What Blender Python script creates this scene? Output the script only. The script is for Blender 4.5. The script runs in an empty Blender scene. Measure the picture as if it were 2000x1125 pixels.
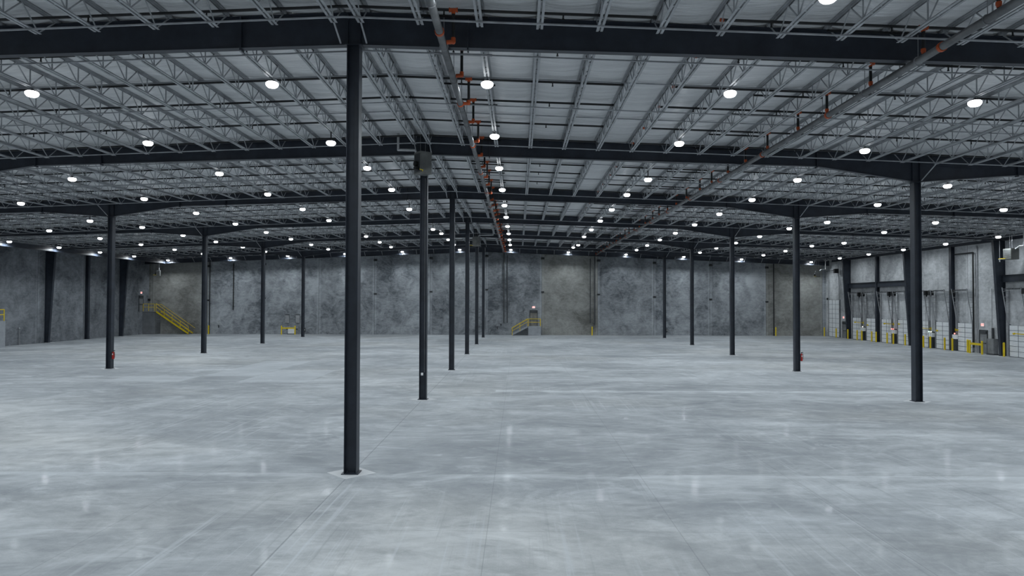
import bpy, math, random
from mathutils import Vector, Matrix
random.seed(7)
SC = bpy.context.scene
COL = SC.collection
S, D = 14.557, 24.384            # frame spacing, column-line spacing
SL = 0.0385                      # roof slope either side of the ridge (X = 0)
RIDGE = 13.20
XW, YB, YF = 49.3, 80.06, -46.0  # side walls, back wall, front wall

# ------------------------------------------------------------------ camera
PIT, YAW, ROL = 0.0196, 0.0092, 0.0029
CAM = Vector((4.7095, -19.416, 4.8634))
FPX = 1335.0
cd = bpy.data.cameras.new('camera'); cam = bpy.data.objects.new('camera', cd); COL.objects.link(cam)
cd.sensor_width = 36.0; cd.lens = FPX/2000*36.0; cd.clip_end = 500; cd.clip_start = 0.05
cam.location = CAM
right = Vector((math.cos(YAW), math.sin(YAW), 0))
fwd0 = Vector((-math.sin(YAW), math.cos(YAW), 0))
fwd = fwd0*math.cos(PIT) + Vector((0, 0, math.sin(PIT)))
up = right.cross(fwd)
r2 = right*math.cos(ROL) + up*math.sin(ROL)
u2 = up*math.cos(ROL) - right*math.sin(ROL)
cam.rotation_euler = Matrix((r2, u2, -fwd)).transposed().to_euler()
SC.camera = cam

def project(p):
    d = Vector(p)-CAM
    z = d.dot(fwd)
    if z < .3: return None
    return 1000+FPX*d.dot(r2)/z, 562.5-FPX*d.dot(u2)/z
def seen(p, m=120):
    q = project(p)
    return q is not None and -m < q[0] < 2000+m and -m < q[1] < 1125+m
def seen_line(a, b, m=120, n=14):
    a, b = Vector(a), Vector(b)
    return any(seen(a.lerp(b, i/n), m) for i in range(n+1))

# ------------------------------------------------------------------ light and exposure
LAMP_WATTS = 132.0
LAMP_SPREAD = math.radians(175)
LENS_GLOW = 8.0
LAMP_COLOUR = (0.87, 0.95, 1.0)
w = bpy.data.worlds.new('world'); SC.world = w; w.use_nodes = True
w.node_tree.nodes['Background'].inputs[0].default_value = (.02, .022, .025, 1)
w.node_tree.nodes['Background'].inputs[1].default_value = 0.3
vs = SC.view_settings
vs.view_transform = 'Standard'; vs.look = 'None'; vs.gamma = 1; vs.use_curve_mapping = False
vs.exposure = 0.0
SC.cycles.use_denoising = True
SC.cycles.max_bounces = 6; SC.cycles.diffuse_bounces = 4
SC.cycles.sample_clamp_indirect = 6.0

# ------------------------------------------------------------------ materials
def mat(name, col, rough=.5, metal=0., spec=.5, emit=None, es=0.):
    m = bpy.data.materials.new(name); m.use_nodes = True
    b = m.node_tree.nodes['Principled BSDF']
    b.inputs['Base Color'].default_value = (*col, 1); b.inputs['Roughness'].default_value = rough
    b.inputs['Metallic'].default_value = metal; b.inputs['Specular IOR Level'].default_value = spec
    if emit: b.inputs['Emission Color'].default_value = (*emit, 1); b.inputs['Emission Strength'].default_value = es
    return m
class NT:
    def __init__(s, m): s.m = m; s.t = m.node_tree; s.b = s.t.nodes['Principled BSDF']
    def n(s, typ, **kw):
        x = s.t.nodes.new(typ)
        for k, v in kw.items(): setattr(x, k, v)
        return x
    def l(s, a, b): s.t.links.new(a, b)
    def val(s, sock, v):
        if hasattr(v, 'is_linked') or hasattr(v, 'links'): s.l(v, sock)
        else: sock.default_value = v
    def pos(s):
        return s.n('ShaderNodeNewGeometry').outputs['Position']
    def scale(s, v, sc):
        m = s.n('ShaderNodeVectorMath', operation='MULTIPLY'); s.l(v, m.inputs[0]); m.inputs[1].default_value = sc
        return m.outputs[0]
    def noise(s, vec, scale, detail=4, rough=.55, dist=0.):
        x = s.n('ShaderNodeTexNoise'); s.l(vec, x.inputs['Vector'])
        x.inputs['Scale'].default_value = scale; x.inputs['Detail'].default_value = detail
        x.inputs['Roughness'].default_value = rough; x.inputs['Distortion'].default_value = dist
        return x.outputs['Fac']
    def ramp(s, fac, stops):
        x = s.n('ShaderNodeValToRGB'); s.l(fac, x.inputs[0]); e = x.color_ramp.elements
        while len(e) < len(stops): e.new(.5)
        for i, (p, c) in enumerate(stops):
            e[i].position = p; e[i].color = (c, c, c, 1) if not hasattr(c, '__len__') else (*c, 1)
        return x.outputs[0]
    def math(s, op, a, b=0., c=0.):
        x = s.n('ShaderNodeMath', operation=op); s.val(x.inputs[0], a); s.val(x.inputs[1], b); s.val(x.inputs[2], c)
        return x.outputs[0]
    def mix(s, fac, a, b, mode='MIX'):
        x = s.n('ShaderNodeMix', data_type='RGBA', blend_type=mode)
        s.val(x.inputs[0], fac)
        for sock, v in ((x.inputs[6], a), (x.inputs[7], b)):
            if isinstance(v, tuple): sock.default_value = (*v, 1)
            else: s.l(v, sock)
        return x.outputs[2]
    def sep(s, v):
        x = s.n('ShaderNodeSeparateXYZ'); s.l(v, x.inputs[0]); return x.outputs
    def bump(s, h, strength, dist=.02):
        x = s.n('ShaderNodeBump'); s.l(h, x.inputs['Height']); x.inputs['Strength'].default_value = strength
        x.inputs['Distance'].default_value = dist; s.l(x.outputs[0], s.b.inputs['Normal'])

def floor_material():
    m = mat('polished_concrete', (.4, .42, .44), .3); t = NT(m); p = t.pos(); X, Y, Z = t.sep(p)
    big = t.noise(t.scale(p, (.075, .09, 1)), 1, 5, .6, .6)
    mid = t.noise(t.scale(p, (.34, .46, 1)), 1, 8, .66, 1.1)
    fine = t.noise(t.scale(p, (1.9, 3.2, 1)), 1, 7, .70, .6)
    grain = t.noise(p, 30, 4, .7)
    f = t.math('MULTIPLY_ADD', big, .75, 0)
    f = t.math('MULTIPLY_ADD', mid, .60, f)
    f = t.math('MULTIPLY_ADD', fine, .26, f)
    f = t.math('MULTIPLY_ADD', grain, .12, f)
    mr = t.n('ShaderNodeMapRange'); t.l(f, mr.inputs[0]); mr.inputs[1].default_value = .66; mr.inputs[2].default_value = 1.08
    base = t.ramp(mr.outputs[0], [(.0, (.235, .255, .277)), (.36, (.325, .346, .367)), (.60, (.415, .438, .460)), (.95, (.59, .615, .64))])
    # trowel swirls and curing blotches
    sw = t.noise(t.scale(p, (.30, .62, 1)), 1, 9, .68, 2.6)
    base = t.mix(t.ramp(sw, [(.53, 0.), (.68, .60)]), base, (.57, .60, .63))
    base = t.mix(t.ramp(sw, [(.30, .55), (.45, 0.)]), base, (.235, .255, .277))
    bl = t.noise(t.scale(p, (.11, .17, 1)), 1, 7, .62, 1.8)
    base = t.mix(t.ramp(bl, [(.34, .55), (.47, 0.)]), base, (.25, .272, .297))
    base = t.mix(t.ramp(bl, [(.55, 0.), (.70, .50)]), base, (.55, .578, .605))
    # warm grey, slightly dirty zones
    warm = t.ramp(t.noise(t.scale(p, (.05, .07, 1)), 1, 3, .5, .4), [(.48, 0.), (.62, .55)])
    base = t.mix(warm, base, t.mix(1., base, (1.03, .99, .93), 'MULTIPLY'))
    # pale dusty bands left along some slab joints
    wob = t.math('MULTIPLY_ADD', t.noise(t.scale(p, (.22, .5, 1)), 1, 7, .72), 3.0, -1.5)
    frag = t.ramp(t.noise(t.scale(p, (.30, .9, 1)), 1, 8, .74, .8), [(.38, .0), (.60, 1.)])
    def strip(y0, hw, x0, x1, a):
        nonlocal base
        d = t.math('ABSOLUTE', t.math('SUBTRACT', t.math('ADD', Y, t.math('MULTIPLY', wob, hw*1.3)), y0))
        q = t.ramp(t.math('DIVIDE', d, hw*2), [(.12, 1.), (.62, 0.)])
        q = t.math('MULTIPLY', q, t.math('COMPARE', X, (x0+x1)/2, (x1-x0)/2))
        base = t.mix(t.math('MULTIPLY', t.math('MULTIPLY', q, frag), a), base, (.66, .69, .715))
    strip(-.25, .26, -40, 40, .5); strip(-1.0, .7, 8, 30, .5); strip(17.8, .5, 3.5, 46, .9); strip(15.2, 1.1, 2, 44, .35)
    strip(29.0, 1.4, -3, 40, .55); strip(24.0, 2.2, 4, 30, .45); strip(36.0, 1.6, -2, 30, .45); strip(22.3, .35, -45, -2, .45)
    strip(44.0, 2.0, -45, 40, .4); strip(5.9, .25, 3, 26, .3)
    # tyre scuffs and drag marks running down the building
    sc = t.noise(t.scale(p, (5.5, .10, 1)), 1, 5, .7, .15)
    sg = t.ramp(t.noise(t.scale(p, (.11, .06, 1)), 1, 2), [(.5, 0.), (.62, 1.)])
    base = t.mix(t.math('MULTIPLY', t.ramp(sc, [(.56, 0.), (.66, .5)]), sg), base, (.58, .61, .64))
    base = t.mix(t.math('MULTIPLY', t.ramp(sc, [(.33, .30), (.42, 0.)]), sg), base, (.22, .235, .25))
    # saw-cut joints
    def joint(c, sp, wd):
        d = t.math('PINGPONG', c, sp/2)
        return t.math('LESS_THAN', d, wd)
    jx = joint(X, D/6, .010); jy = joint(Y, S/3, .010)
    j = t.math('MAXIMUM', jx, jy)
    base = t.mix(t.math('MULTIPLY', j, .33), base, (.16, .17, .18))
    jd = t.math('MAXIMUM', joint(X, D, .022), joint(Y, S, .016))
    base = t.mix(t.math('MULTIPLY', jd, .32), base, (.15, .16, .17))
    # diamond shaped infill pours round the column feet
    dx = t.math('PINGPONG', X, D/2); dy = t.math('PINGPONG', Y, S/2)
    dm = t.math('LESS_THAN', t.math('ADD', dx, dy), .70)
    base = t.mix(t.math('MULTIPLY', dm, .8), base, (.66, .67, .68))
    # newer slab replacements left of the centre row
    def patch(x0, x1, y0, y1, c, a):
        nonlocal base
        q = t.math('MULTIPLY', t.math('COMPARE', X, (x0+x1)/2, (x1-x0)/2), t.math('COMPARE', Y, (y0+y1)/2, (y1-y0)/2))
        base = t.mix(t.math('MULTIPLY', q, a), base, c)
    patch(-12.1, -8.0, 21.3, 28.4, (.52, .55, .58), .5)
    patch(-15.6, -12.2, 24.6, 35.8, (.50, .53, .56), .5)
    patch(-11.9, -8.0, 29.0, 35.8, (.25, .27, .29), .45)
    patch(-20.2, -15.7, 21.4, 24.4, (.52, .55, .58), .45)
    patch(-15.6, -12.2, 21.4, 24.6, (.27, .29, .31), .4)
    t.l(base, t.b.inputs['Base Color'])
    t.b.inputs['Roughness'].default_value = .62
    t.b.inputs['Specular IOR Level'].default_value = .22
    coat = t.ramp(t.noise(t.scale(p, (.3, .5, 1)), 1, 5, .65, .9), [(.48, .005), (.72, .11)])
    t.l(coat, t.b.inputs['Coat Weight'])
    t.l(t.ramp(fine, [(.3, .07), (.7, .15)]), t.b.inputs['Coat Roughness'])
    t.bump(t.math('MULTIPLY_ADD', mid, 1., fine), .05, .05)
    return m

def wall_material(name, dark, lite, axis, tint=None):
    m = mat(name, dark, .85, spec=.25); t = NT(m); p = t.pos(); X, Y, Z = t.sep(p)
    a = X if axis == 'x' else Y
    cell = t.math('FLOOR', t.math('MULTIPLY_ADD', a, 1/8.128, 400.0))
    wn = t.n('ShaderNodeTexWhiteNoise', noise_dimensions='1D'); t.l(cell, wn.inputs['W'])
    off = t.n('ShaderNodeVectorMath', operation='MULTIPLY_ADD'); t.l(wn.outputs['Color'], off.inputs[0]); off.inputs[1].default_value = (30, 30, 30); t.l(p, off.inputs[2])
    v = off.outputs[0]
    big = t.noise(v, .16, 4, .55, .8)
    mid = t.noise(v, .6, 8, .72, 1.2)
    fine = t.noise(t.scale(v, (1, 1, 2.2)), 2.2, 8, .76, .5)
    f = t.math('MULTIPLY_ADD', big, .42, 0); f = t.math('MULTIPLY_ADD', mid, .42, f); f = t.math('MULTIPLY_ADD', fine, .30, f)
    base = t.ramp(f, [(.46, dark), (.57, tuple((dark[i]+lite[i])*.5 for i in range(3))), (.69, lite)])
    pv = t.math('MULTIPLY_ADD', wn.outputs['Value'], .30, .85)
    comb = t.n('ShaderNodeCombineXYZ'); [t.l(pv, comb.inputs[i]) for i in range(3)]
    base = t.mix(1., base, comb.outputs[0], 'MULTIPLY')
    # pale vertical caulked joints with a dark line, every 8.13 m
    d = t.math('PINGPONG', a, 8.128/2)
    jl = t.math('LESS_THAN', d, .28)
    base = t.mix(t.math('MULTIPLY', jl, .22), base, tuple(c*1.25 for c in lite))
    base = t.mix(t.math('MULTIPLY', t.math('LESS_THAN', d, .03), .6), base, (.05, .055, .06))
    # faint horizontal form lines
    hz = t.math('LESS_THAN', t.math('PINGPONG', Z, .61), .012)
    base = t.mix(t.math('MULTIPLY', hz, .25), base, tuple(c*.6 for c in dark))
    t.l(base, t.b.inputs['Base Color'])
    t.bump(fine, .25, .02)
    return m

def fabric_material():
    m = mat('white_insulation_facing', (.80, .81, .82), .34, spec=.5); t = NT(m); p = t.pos()
    wr = t.noise(t.scale(p, (.35, 3.2, 1)), 1, 5, .6, .8)
    sp = t.noise(t.scale(p, (1.2, 7, 1)), 1, 4, .65, .6)
    X, Y, Z = t.sep(p)
    lap = t.math('LESS_THAN', t.math('PINGPONG', Y, .61), .012)
    base = t.ramp(wr, [(.3, (.60, .612, .624)), (.62, (.76, .77, .78))])
    base = t.mix(t.math('MULTIPLY', lap, .18), base, (.45, .46, .48))
    t.l(base, t.b.inputs['Base Color'])
    t.bump(t.math('MULTIPLY_ADD', wr, 1., t.math('MULTIPLY', sp, .5)), .9, .09)
    return m

def steel(name, col, rough=.5, metal=0., var=.25):
    m = mat(name, col, rough, metal, .4); t = NT(m); p = t.pos()
    f = t.noise(p, 1.7, 4, .6)
    t.l(t.ramp(f, [(.3, tuple(c*(1-var) for c in col)), (.7, tuple(c*(1+var) for c in col))]), t.b.inputs['Base Color'])
    return m

M = {}
M['floor'] = floor_material()
M['wall_x'] = wall_material('tilt_up_concrete', (.095, .106, .120), (.43, .455, .48), 'x')
M['wall_tan'] = wall_material('buff_tilt_up_concrete', (.130, .130, .122), (.35, .355, .34), 'x')
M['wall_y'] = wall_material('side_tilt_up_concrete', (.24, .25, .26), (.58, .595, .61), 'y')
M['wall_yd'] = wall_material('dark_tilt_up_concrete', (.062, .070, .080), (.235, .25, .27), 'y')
M['fabric'] = fabric_material()
M['dark'] = steel('charcoal_primer_steel', (.026, .032, .044), .42)
M['joist'] = steel('grey_primer_steel', (.36, .374, .392), .45, .1)
M['black'] = steel('black_pipe', (.011, .012, .013), .4)
M['pipe'] = steel('galvanised_pipe', (.17, .175, .18), .36, .6)
M['orange'] = steel('orange_coupling', (.42, .07, .014), .45)
M['yellow'] = steel('safety_yellow', (.72, .53, .012), .45, 0, .12)
M['white'] = steel('white_door_skin', (.86, .88, .90), .45, 0, .04)
M['seam'] = steel('door_seam_grey', (.12, .14, .155), .5)
M['galv'] = steel('galvanised_steel', (.36, .37, .385), .4, .5)
M['grey'] = steel('grey_enamel', (.23, .24, .25), .5)
M['doorgrey'] = steel('taupe_door_paint', (.20, .195, .175), .5)
M['dgrey'] = steel('dark_grey_box', (.05, .055, .06), .5)
M['concrete'] = steel('cast_concrete', (.34, .36, .385), .85, 0, .12)
M['concrete_dark'] = steel('dark_cast_concrete', (.17, .18, .19), .85, 0, .15)
M['red'] = steel('red_enamel', (.35, .02, .015), .35)
M['flue'] = steel('pale_flue_pipe', (.46, .47, .48), .45, .2)
M['heater'] = steel('heater_casing', (.15, .155, .148), .5)
M['lamphouse'] = mat('lamp_housing', (.03, .03, .032), .5)
M['lens'] = mat('lit_lens', (.9, .9, .9), .4, emit=(.95, .98, 1.), es=LENS_GLOW)
M['exit_face'] = mat('lit_exit_face', (.9, .5, .5), .5, emit=(1.0, .55, .50), es=1.15)
M['exit_text'] = mat('lit_red_letters', (.7, .02, .02), .5, emit=(1.0, .02, .02), es=.75)
M['led_red'] = mat('red_signal', (.8, .1, .1), .5, emit=(1., .30, .26), es=2.2)
M['led_green'] = mat('green_signal', (.2, .8, .5), .5, emit=(.55, 1., .85), es=2.2)
M['led_white'] = mat('white_signal', (.9, .9, .8), .5, emit=(1., .95, .8), es=2.2)
M['paper'] = mat('white_sticker', (.8, .8, .8), .6)

# ------------------------------------------------------------------ mesh helpers
class MB:
    def __init__(s): s.v = []; s.f = []; s.m = []; s.cur = 0
    def add(s, vs, fs):
        o = len(s.v); s.v += [tuple(v) for v in vs]
        for f in fs: s.f.append(tuple(i+o for i in f)); s.m.append(s.cur)
    def box(s, x0, x1, y0, y1, z0, z1):
        v = [(x, y, z) for z in (z0, z1) for y in (y0, y1) for x in (x0, x1)]
        s.add(v, [(0, 2, 3, 1), (4, 5, 7, 6), (0, 1, 5, 4), (2, 6, 7, 3), (0, 4, 6, 2), (1, 3, 7, 5)]); return s
    def bar(s, a, b, wd, ht, upv=(0, 0, 1)):
        a, b = Vector(a), Vector(b); d = (b-a).normalized(); u = Vector(upv)
        if abs(d.dot(u)) > .98: u = Vector((0, 1, 0))
        sx = d.cross(u).normalized(); sz = sx.cross(d).normalized()
        v = [p + sx*(i*wd/2) + sz*(k*ht/2) for p in (a, b) for (i, k) in ((-1, -1), (1, -1), (1, 1), (-1, 1))]
        s.add(v, [(0, 1, 2, 3), (7, 6, 5, 4), (0, 4, 5, 1), (1, 5, 6, 2), (2, 6, 7, 3), (3, 7, 4, 0)]); return s
    def tube(s, a, b, r, n=10, rb=None, caps=True):
        a, b = Vector(a), Vector(b); d = (b-a).normalized(); u = Vector((0, 0, 1)) if abs(d.z) < .9 else Vector((1, 0, 0))
        sx = d.cross(u).normalized(); sz = sx.cross(d)
        rb = r if rb is None else rb
        v = []
        for p, q in ((a, r), (b, rb)):
            for i in range(n):
                t = 2*math.pi*i/n; v.append(p+sx*(q*math.cos(t))+sz*(q*math.sin(t)))
        f = [(i, (i+1) % n, n+(i+1) % n, n+i) for i in range(n)]
        if caps: f += [tuple(range(n-1, -1, -1)), tuple(range(n, 2*n))]
        s.add(v, f); return s
    def path(s, pts, r, n=10):
        for a, b in zip(pts[:-1], pts[1:]): s.tube(a, b, r, n)
        for p in pts[1:-1]: s.ball(p, r*1.04, n, 5)
        return s
    def ball(s, c, r, n=10, k=6, sz=1.):
        prof = [(r*math.sin(math.pi*i/k), -r*math.cos(math.pi*i/k)*sz) for i in range(k+1)]
        s.lathe(c, prof, n); return s
    def lathe(s, c, prof, n=16):
        c = Vector(c); v = []
        for (r, z) in prof:
            for i in range(n):
                t = 2*math.pi*i/n; v.append(c+Vector((r*math.cos(t), r*math.sin(t), z)))
        f = []
        for k in range(len(prof)-1):
            for i in range(n): f.append((k*n+i, k*n+(i+1) % n, (k+1)*n+(i+1) % n, (k+1)*n+i))
        f.append(tuple(range(n-1, -1, -1))); f.append(tuple(range((len(prof)-1)*n, len(prof)*n)))
        s.add(v, f); return s
    def prism(s, poly, y0, y1):          # polygon in XZ swept along Y
        n = len(poly); v = [(x, y0, z) for x, z in poly]+[(x, y1, z) for x, z in poly]
        f = [(i, n+i, n+(i+1) % n, (i+1) % n) for i in range(n)]
        f += [tuple(range(n)), tuple(range(2*n-1, n-1, -1))]
        s.add(v, f); return s
    def data(s, name, mats):
        me = bpy.data.meshes.new(name); me.from_pydata(s.v, [], s.f)
        if not isinstance(mats, (list, tuple)): mats = [mats]
        for x in mats: me.materials.append(x)
        me.polygons.foreach_set('material_index', s.m)
        me.update(); return me
    def build(s, name, mats, parent=None, loc=(0, 0, 0), smooth=False):
        me = s.data(name, mats)
        if smooth: me.polygons.foreach_set('use_smooth', [True]*len(me.polygons))
        return put(name, me, parent, loc)
def put(name, me, parent=None, loc=(0, 0, 0)):
    o = bpy.data.objects.new(name, me); COL.objects.link(o); o.location = loc
    if parent: o.parent = parent
    return o
def thing(name, label, cat, loc=(0, 0, 0), rz=0, group=None):
    o = bpy.data.objects.new(name, None); COL.objects.link(o); o.location = loc; o.rotation_euler = (0, 0, rz)
    o.empty_display_size = .2
    return tag(o, label, cat, group)
def tag(o, label, cat, group=None, kind='thing'):
    o['label'] = label; o['category'] = cat; o['kind'] = kind
    if group: o['group'] = group
    return o
def struct(name, mb, m, parent=None):
    o = mb.build(name, m, parent)
    if parent is None: o['kind'] = 'structure'
    return o
def copy_tree(o, parent=None):
    c = o.copy(); COL.objects.link(c)
    if parent: c.parent = parent
    for ch in list(o.children): copy_tree(ch, c)
    return c
ORD = ['first', 'second', 'third', 'fourth', 'fifth', 'sixth', 'seventh', 'eighth', 'ninth', 'tenth', 'eleventh', 'twelfth', 'thirteenth',
       'fourteenth', 'fifteenth', 'sixteenth', 'seventeenth', 'eighteenth', 'nineteenth', 'twentieth', 'twenty-first', 'twenty-second',
       'twenty-third', 'twenty-fourth', 'twenty-fifth', 'twenty-sixth', 'twenty-seventh', 'twenty-eighth', 'twenty-ninth', 'thirtieth']
NUM = ['one', 'two', 'three', 'four', 'five', 'six']
def bay_words(b):
    if b == 0: return 'in front of roof beam one'
    if b == 6: return 'beyond roof beam six'
    return 'between roof beams %s and %s' % (NUM[b-1], NUM[b])
def side(x): return 'dock doors' if x > 0 else 'blank wall'
def roof(x): return RIDGE-SL*abs(x)
JX = [.37+1.635*k for k in range(30)]
def interp(x, pts):
    x = abs(x)
    for (a, za), (b, zb) in zip(pts[:-1], pts[1:]):
        if x <= b: return za+(zb-za)*(x-a)/(b-a)
    return pts[-1][1]
BOT = [(0, 12.17), (19.5, 11.595), (24.384, 10.82), (29.4, 11.17), (48.95, 10.62)]
def beam_bot(x): return interp(x, BOT)
def beam_top(x): return roof(x)-.09

# ------------------------------------------------------------------ setting
struct('floor', MB().box(-XW-.3, XW+.3, YF-.3, YB+.3, -.3, 0), M['floor'])
def ceiling():
    b = MB(); xs = []
    edges = [-XW]+[-x for x in reversed(JX)]+JX+[XW]
    for a, c in zip(edges[:-1], edges[1:]):
        for i in range(6):
            t = i/6; x = a+(c-a)*t
            xs.append((x, roof(x)+.025-.095*min(1, (c-a)/1.6)*math.sin(math.pi*t)**.8))
    xs.append((XW, roof(XW)+.025))
    ys = [YF-.2, -S, 0]+[i*S for i in range(1, 6)]+[YB+.2]
    n = len(xs)
    v = [(x, y, z) for y in ys for x, z in xs]
    f = [(k*n+i, (k+1)*n+i, (k+1)*n+i+1, k*n+i+1) for k in range(len(ys)-1) for i in range(n-1)]
    b.add(v, f)
    # roof deck above the blanket
    o = len(b.v); up = [(-XW-.3, roof(XW)+.12), (0, RIDGE+.14), (XW+.3, roof(XW)+.12)]
    b.add([(x, y, z) for y in (YF-.2, YB+.2) for x, z in up], [(0, 1, 4, 3), (1, 2, 5, 4)])
    struct('ceiling', b, M['fabric'])
ceiling()
def back_wall():
    b = MB(); xs = [-XW-.3]+[i*8.128 for i in range(-6, 7)]+[XW+.3]
    for a, c in zip(xs[:-1], xs[1:]):
        b.cur = 1 if (abs(a-8.128) < .1 or abs(a-40.64) < .1 or abs(a+48.8) < 1) else 0
        b.prism([(a, 0), (c, 0), (c, roof(c)+.1), (a, roof(a)+.1)], YB, YB+.3)
    struct('wall_back', b, [M['wall_x'], M['wall_tan']])
back_wall()
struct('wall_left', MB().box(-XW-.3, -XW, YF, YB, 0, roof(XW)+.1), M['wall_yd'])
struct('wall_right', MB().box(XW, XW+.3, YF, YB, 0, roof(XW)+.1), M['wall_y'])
struct('wall_front', MB().prism([(-XW-.3, 0), (XW+.3, 0), (XW+.3, roof(XW)+.1), (0, RIDGE+.1), (-XW-.3, roof(XW)+.1)], YF-.3, YF), M['wall_x'])

# ------------------------------------------------------------------ roof beams and columns
def make_beam(i):
    y = i*S; nm = NUM[i]
    t = thing('roof_beam', 'dark steel roof beam, %s from the camera, running wall to wall' % ORD[i], 'beam', (0, y, 0), group='dark roof beams')
    xs = [-48.9, -29.4, -24.384, -19.5, 0, 19.5, 24.384, 29.4, 48.9]
    web = MB(); bf = MB(); tf = MB()
    for a, c in zip(xs[:-1], xs[1:]):
        web.prism([(a, beam_bot(a)), (c, beam_bot(c)), (c, beam_top(c)), (a, beam_top(a))], -.006, .006)
        bf.prism([(a, beam_bot(a)), (c, beam_bot(c)), (c, beam_bot(c)+.016), (a, beam_bot(a)+.016)], -.12, .12)
        tf.prism([(a, beam_top(a)-.016), (c, beam_top(c)-.016), (c, beam_top(c)), (a, beam_top(a))], -.12, .12)
    web.build('web', M['dark'], t); bf.build('bottom_flange', M['dark'], t); tf.build('top_flange', M['dark'], t)
    for x in (-35.5, -29.4, -19.5, -16.2, -3.25, 3.25, 19.5, 29.4, 35.5):
        MB().box(x-.022, x+.022, -.125, .125, beam_bot(x)-.06, beam_top(x)-.002).build('splice_plate', M['dark'], t)
    for cx in (-D, 0, D):
        for q in (-.18, .18):
            MB().box(cx+q-.008, cx+q+.008, -.115, .115, beam_bot(cx)+.016, beam_top(cx)-.016).build('stiffener', M['dark'], t)
    ks = [-.37, .37, 24.9, -24.9]
    for x in ks:
        zj = roof(x)-.67
        dx = -.28*(1 if x > 0 else -1) if abs(x) > 1 else .0
        MB().bar((x, -.86, zj), (x+dx, -.11, beam_bot(x+dx)+.05), .045, .03).build('flange_brace', M['joist'], t)
    return t
for i in range(6): make_beam(i)

def make_column(i, sd, label):
    x, y = sd*D, i*S
    h = beam_bot(x)-(.009 if sd == 0 else .001)
    t = thing('steel_column', label, 'column', (x, y, 0), group='dark steel columns')
    b = MB(); d, wf = .178, .183
    b.box(-d, -d+.018, -wf, wf, .02, h); b.build('flange', M['dark'], t)
    b = MB(); b.box(d-.018, d, -wf, wf, .02, h); b.build('flange', M['dark'], t)
    MB().box(-d+.018, d-.018, -.007, .007, .02, h).build('web', M['dark'], t)
    p = MB(); p.box(-.24, .24, -.24, .24, 0, .02)
    for ax in (-.1, .1):
        for ay in (-.1, .1): p.tube((ax, ay, .02), (ax, ay, .07), .016, 8)
    p.build('base_plate', M['dark'], t)
    MB().box(-.24, .24, -.2, .2, h-.022, h).build('cap_plate', M['dark'], t)
    return t
for i in range(6): make_column(i, 0, 'dark steel column, %s from the camera in the middle row under the ridge' % ORD[i])
for i in range(1, 6): make_column(i, 1, 'dark steel column, %s visible in the row toward the dock doors' % ORD[i-1])
for i in range(2, 6): make_column(i, -1, 'dark steel column, %s visible in the row toward the blank wall' % ORD[i-2])

# ------------------------------------------------------------------ bar joists
TZ = -.008
def angle_pair(b, y0, y1, zf, zv, leg=.068, gap=.05, th=.008):
    # flat legs at height zf, upright legs between zf and zv
    for s_ in (-1, 1):
        x0, x1 = sorted((s_*gap/2, s_*(gap/2+leg)))
        b.box(x0, x1, y0, y1, min(zf, zf+th), max(zf, zf+th))
        x0, x1 = sorted((s_*gap/2, s_*(gap/2+th)))
        b.box(x0, x1, y0, y1, min(zf, zv), max(zf, zv))
JB = -.68                                  # bottom chord, below the roof line
def joist_meshes(length, full=True):
    top = MB(); angle_pair(top, .02, length-.02, TZ-.008, TZ-.075)
    for y in (.12, length-.12): top.box(-.07, .07, y-.1, y+.1, TZ-.077, TZ-.01)
    e = .82
    bot = MB(); angle_pair(bot, e, length-e, JB, JB+.07)
    n = max(2, round((length-2*e)/1.29)); p = (length-2*e)/n
    web = MB(); zt, zb = TZ-.05, JB+.04
    for k in range(n):
        y0 = e+p*k
        web.bar((0, y0, zb), (0, y0+p/2, zt), .028, .028); web.bar((0, y0+p/2, zt), (0, y0+p, zb), .028, .028)
        if k: web.bar((0, y0, zb), (0, y0, zt), .03, .03)
        for q in (.33, .66): bot.box(-.02, .02, y0+p*q-.03, y0+p*q+.03, JB+.01, JB+.05)
    web.bar((0, e, zb), (0, .12, zt), .028, .028); web.bar((0, length-e, zb), (0, length-.12, zt), .028, .028)
    return top.data('top_chord', M['joist']), bot.data('bottom_chord', M['joist']), web.data('web', M['joist'])
JM = joist_meshes(S)
n_joists = 0
for b in range(6):
    y0 = (b-1)*S
    for sg in (1, -1):
        for k, jx in enumerate(JX):
            x = sg*jx; zr = roof(x)
            m = 160 if b < 3 else 60
            if not (seen_line((x, y0+1, zr+JB), (x, y0+S-1, zr+JB), m)): continue
            t = thing('bar_joist', 'open-web joist, %s from ridge toward %s, %s' % (ORD[k], side(x), bay_words(b)), 'joist', (x, y0, zr), group='open-web roof joists')
            for nm, me in zip(('top_chord', 'bottom_chord', 'web'), JM): put(nm, me, t)
            n_joists += 1
YR = 78.1
LH = YR-.16-5*S
hm = joist_meshes(LH)
far = MB()
for sg in (1, -1):
    for jx in JX:
        x = sg*jx; zr = roof(x)
        for me in hm:
            far.add([(v.co.x+x, v.co.y+5*S, v.co.z+zr) for v in me.vertices], [tuple(p.vertices) for p in me.polygons])
tag(far.build('bar_joists', M['joist']), 'distant row of grey open-web joists between roof beam six and back wall', 'joists', kind='stuff')

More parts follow.
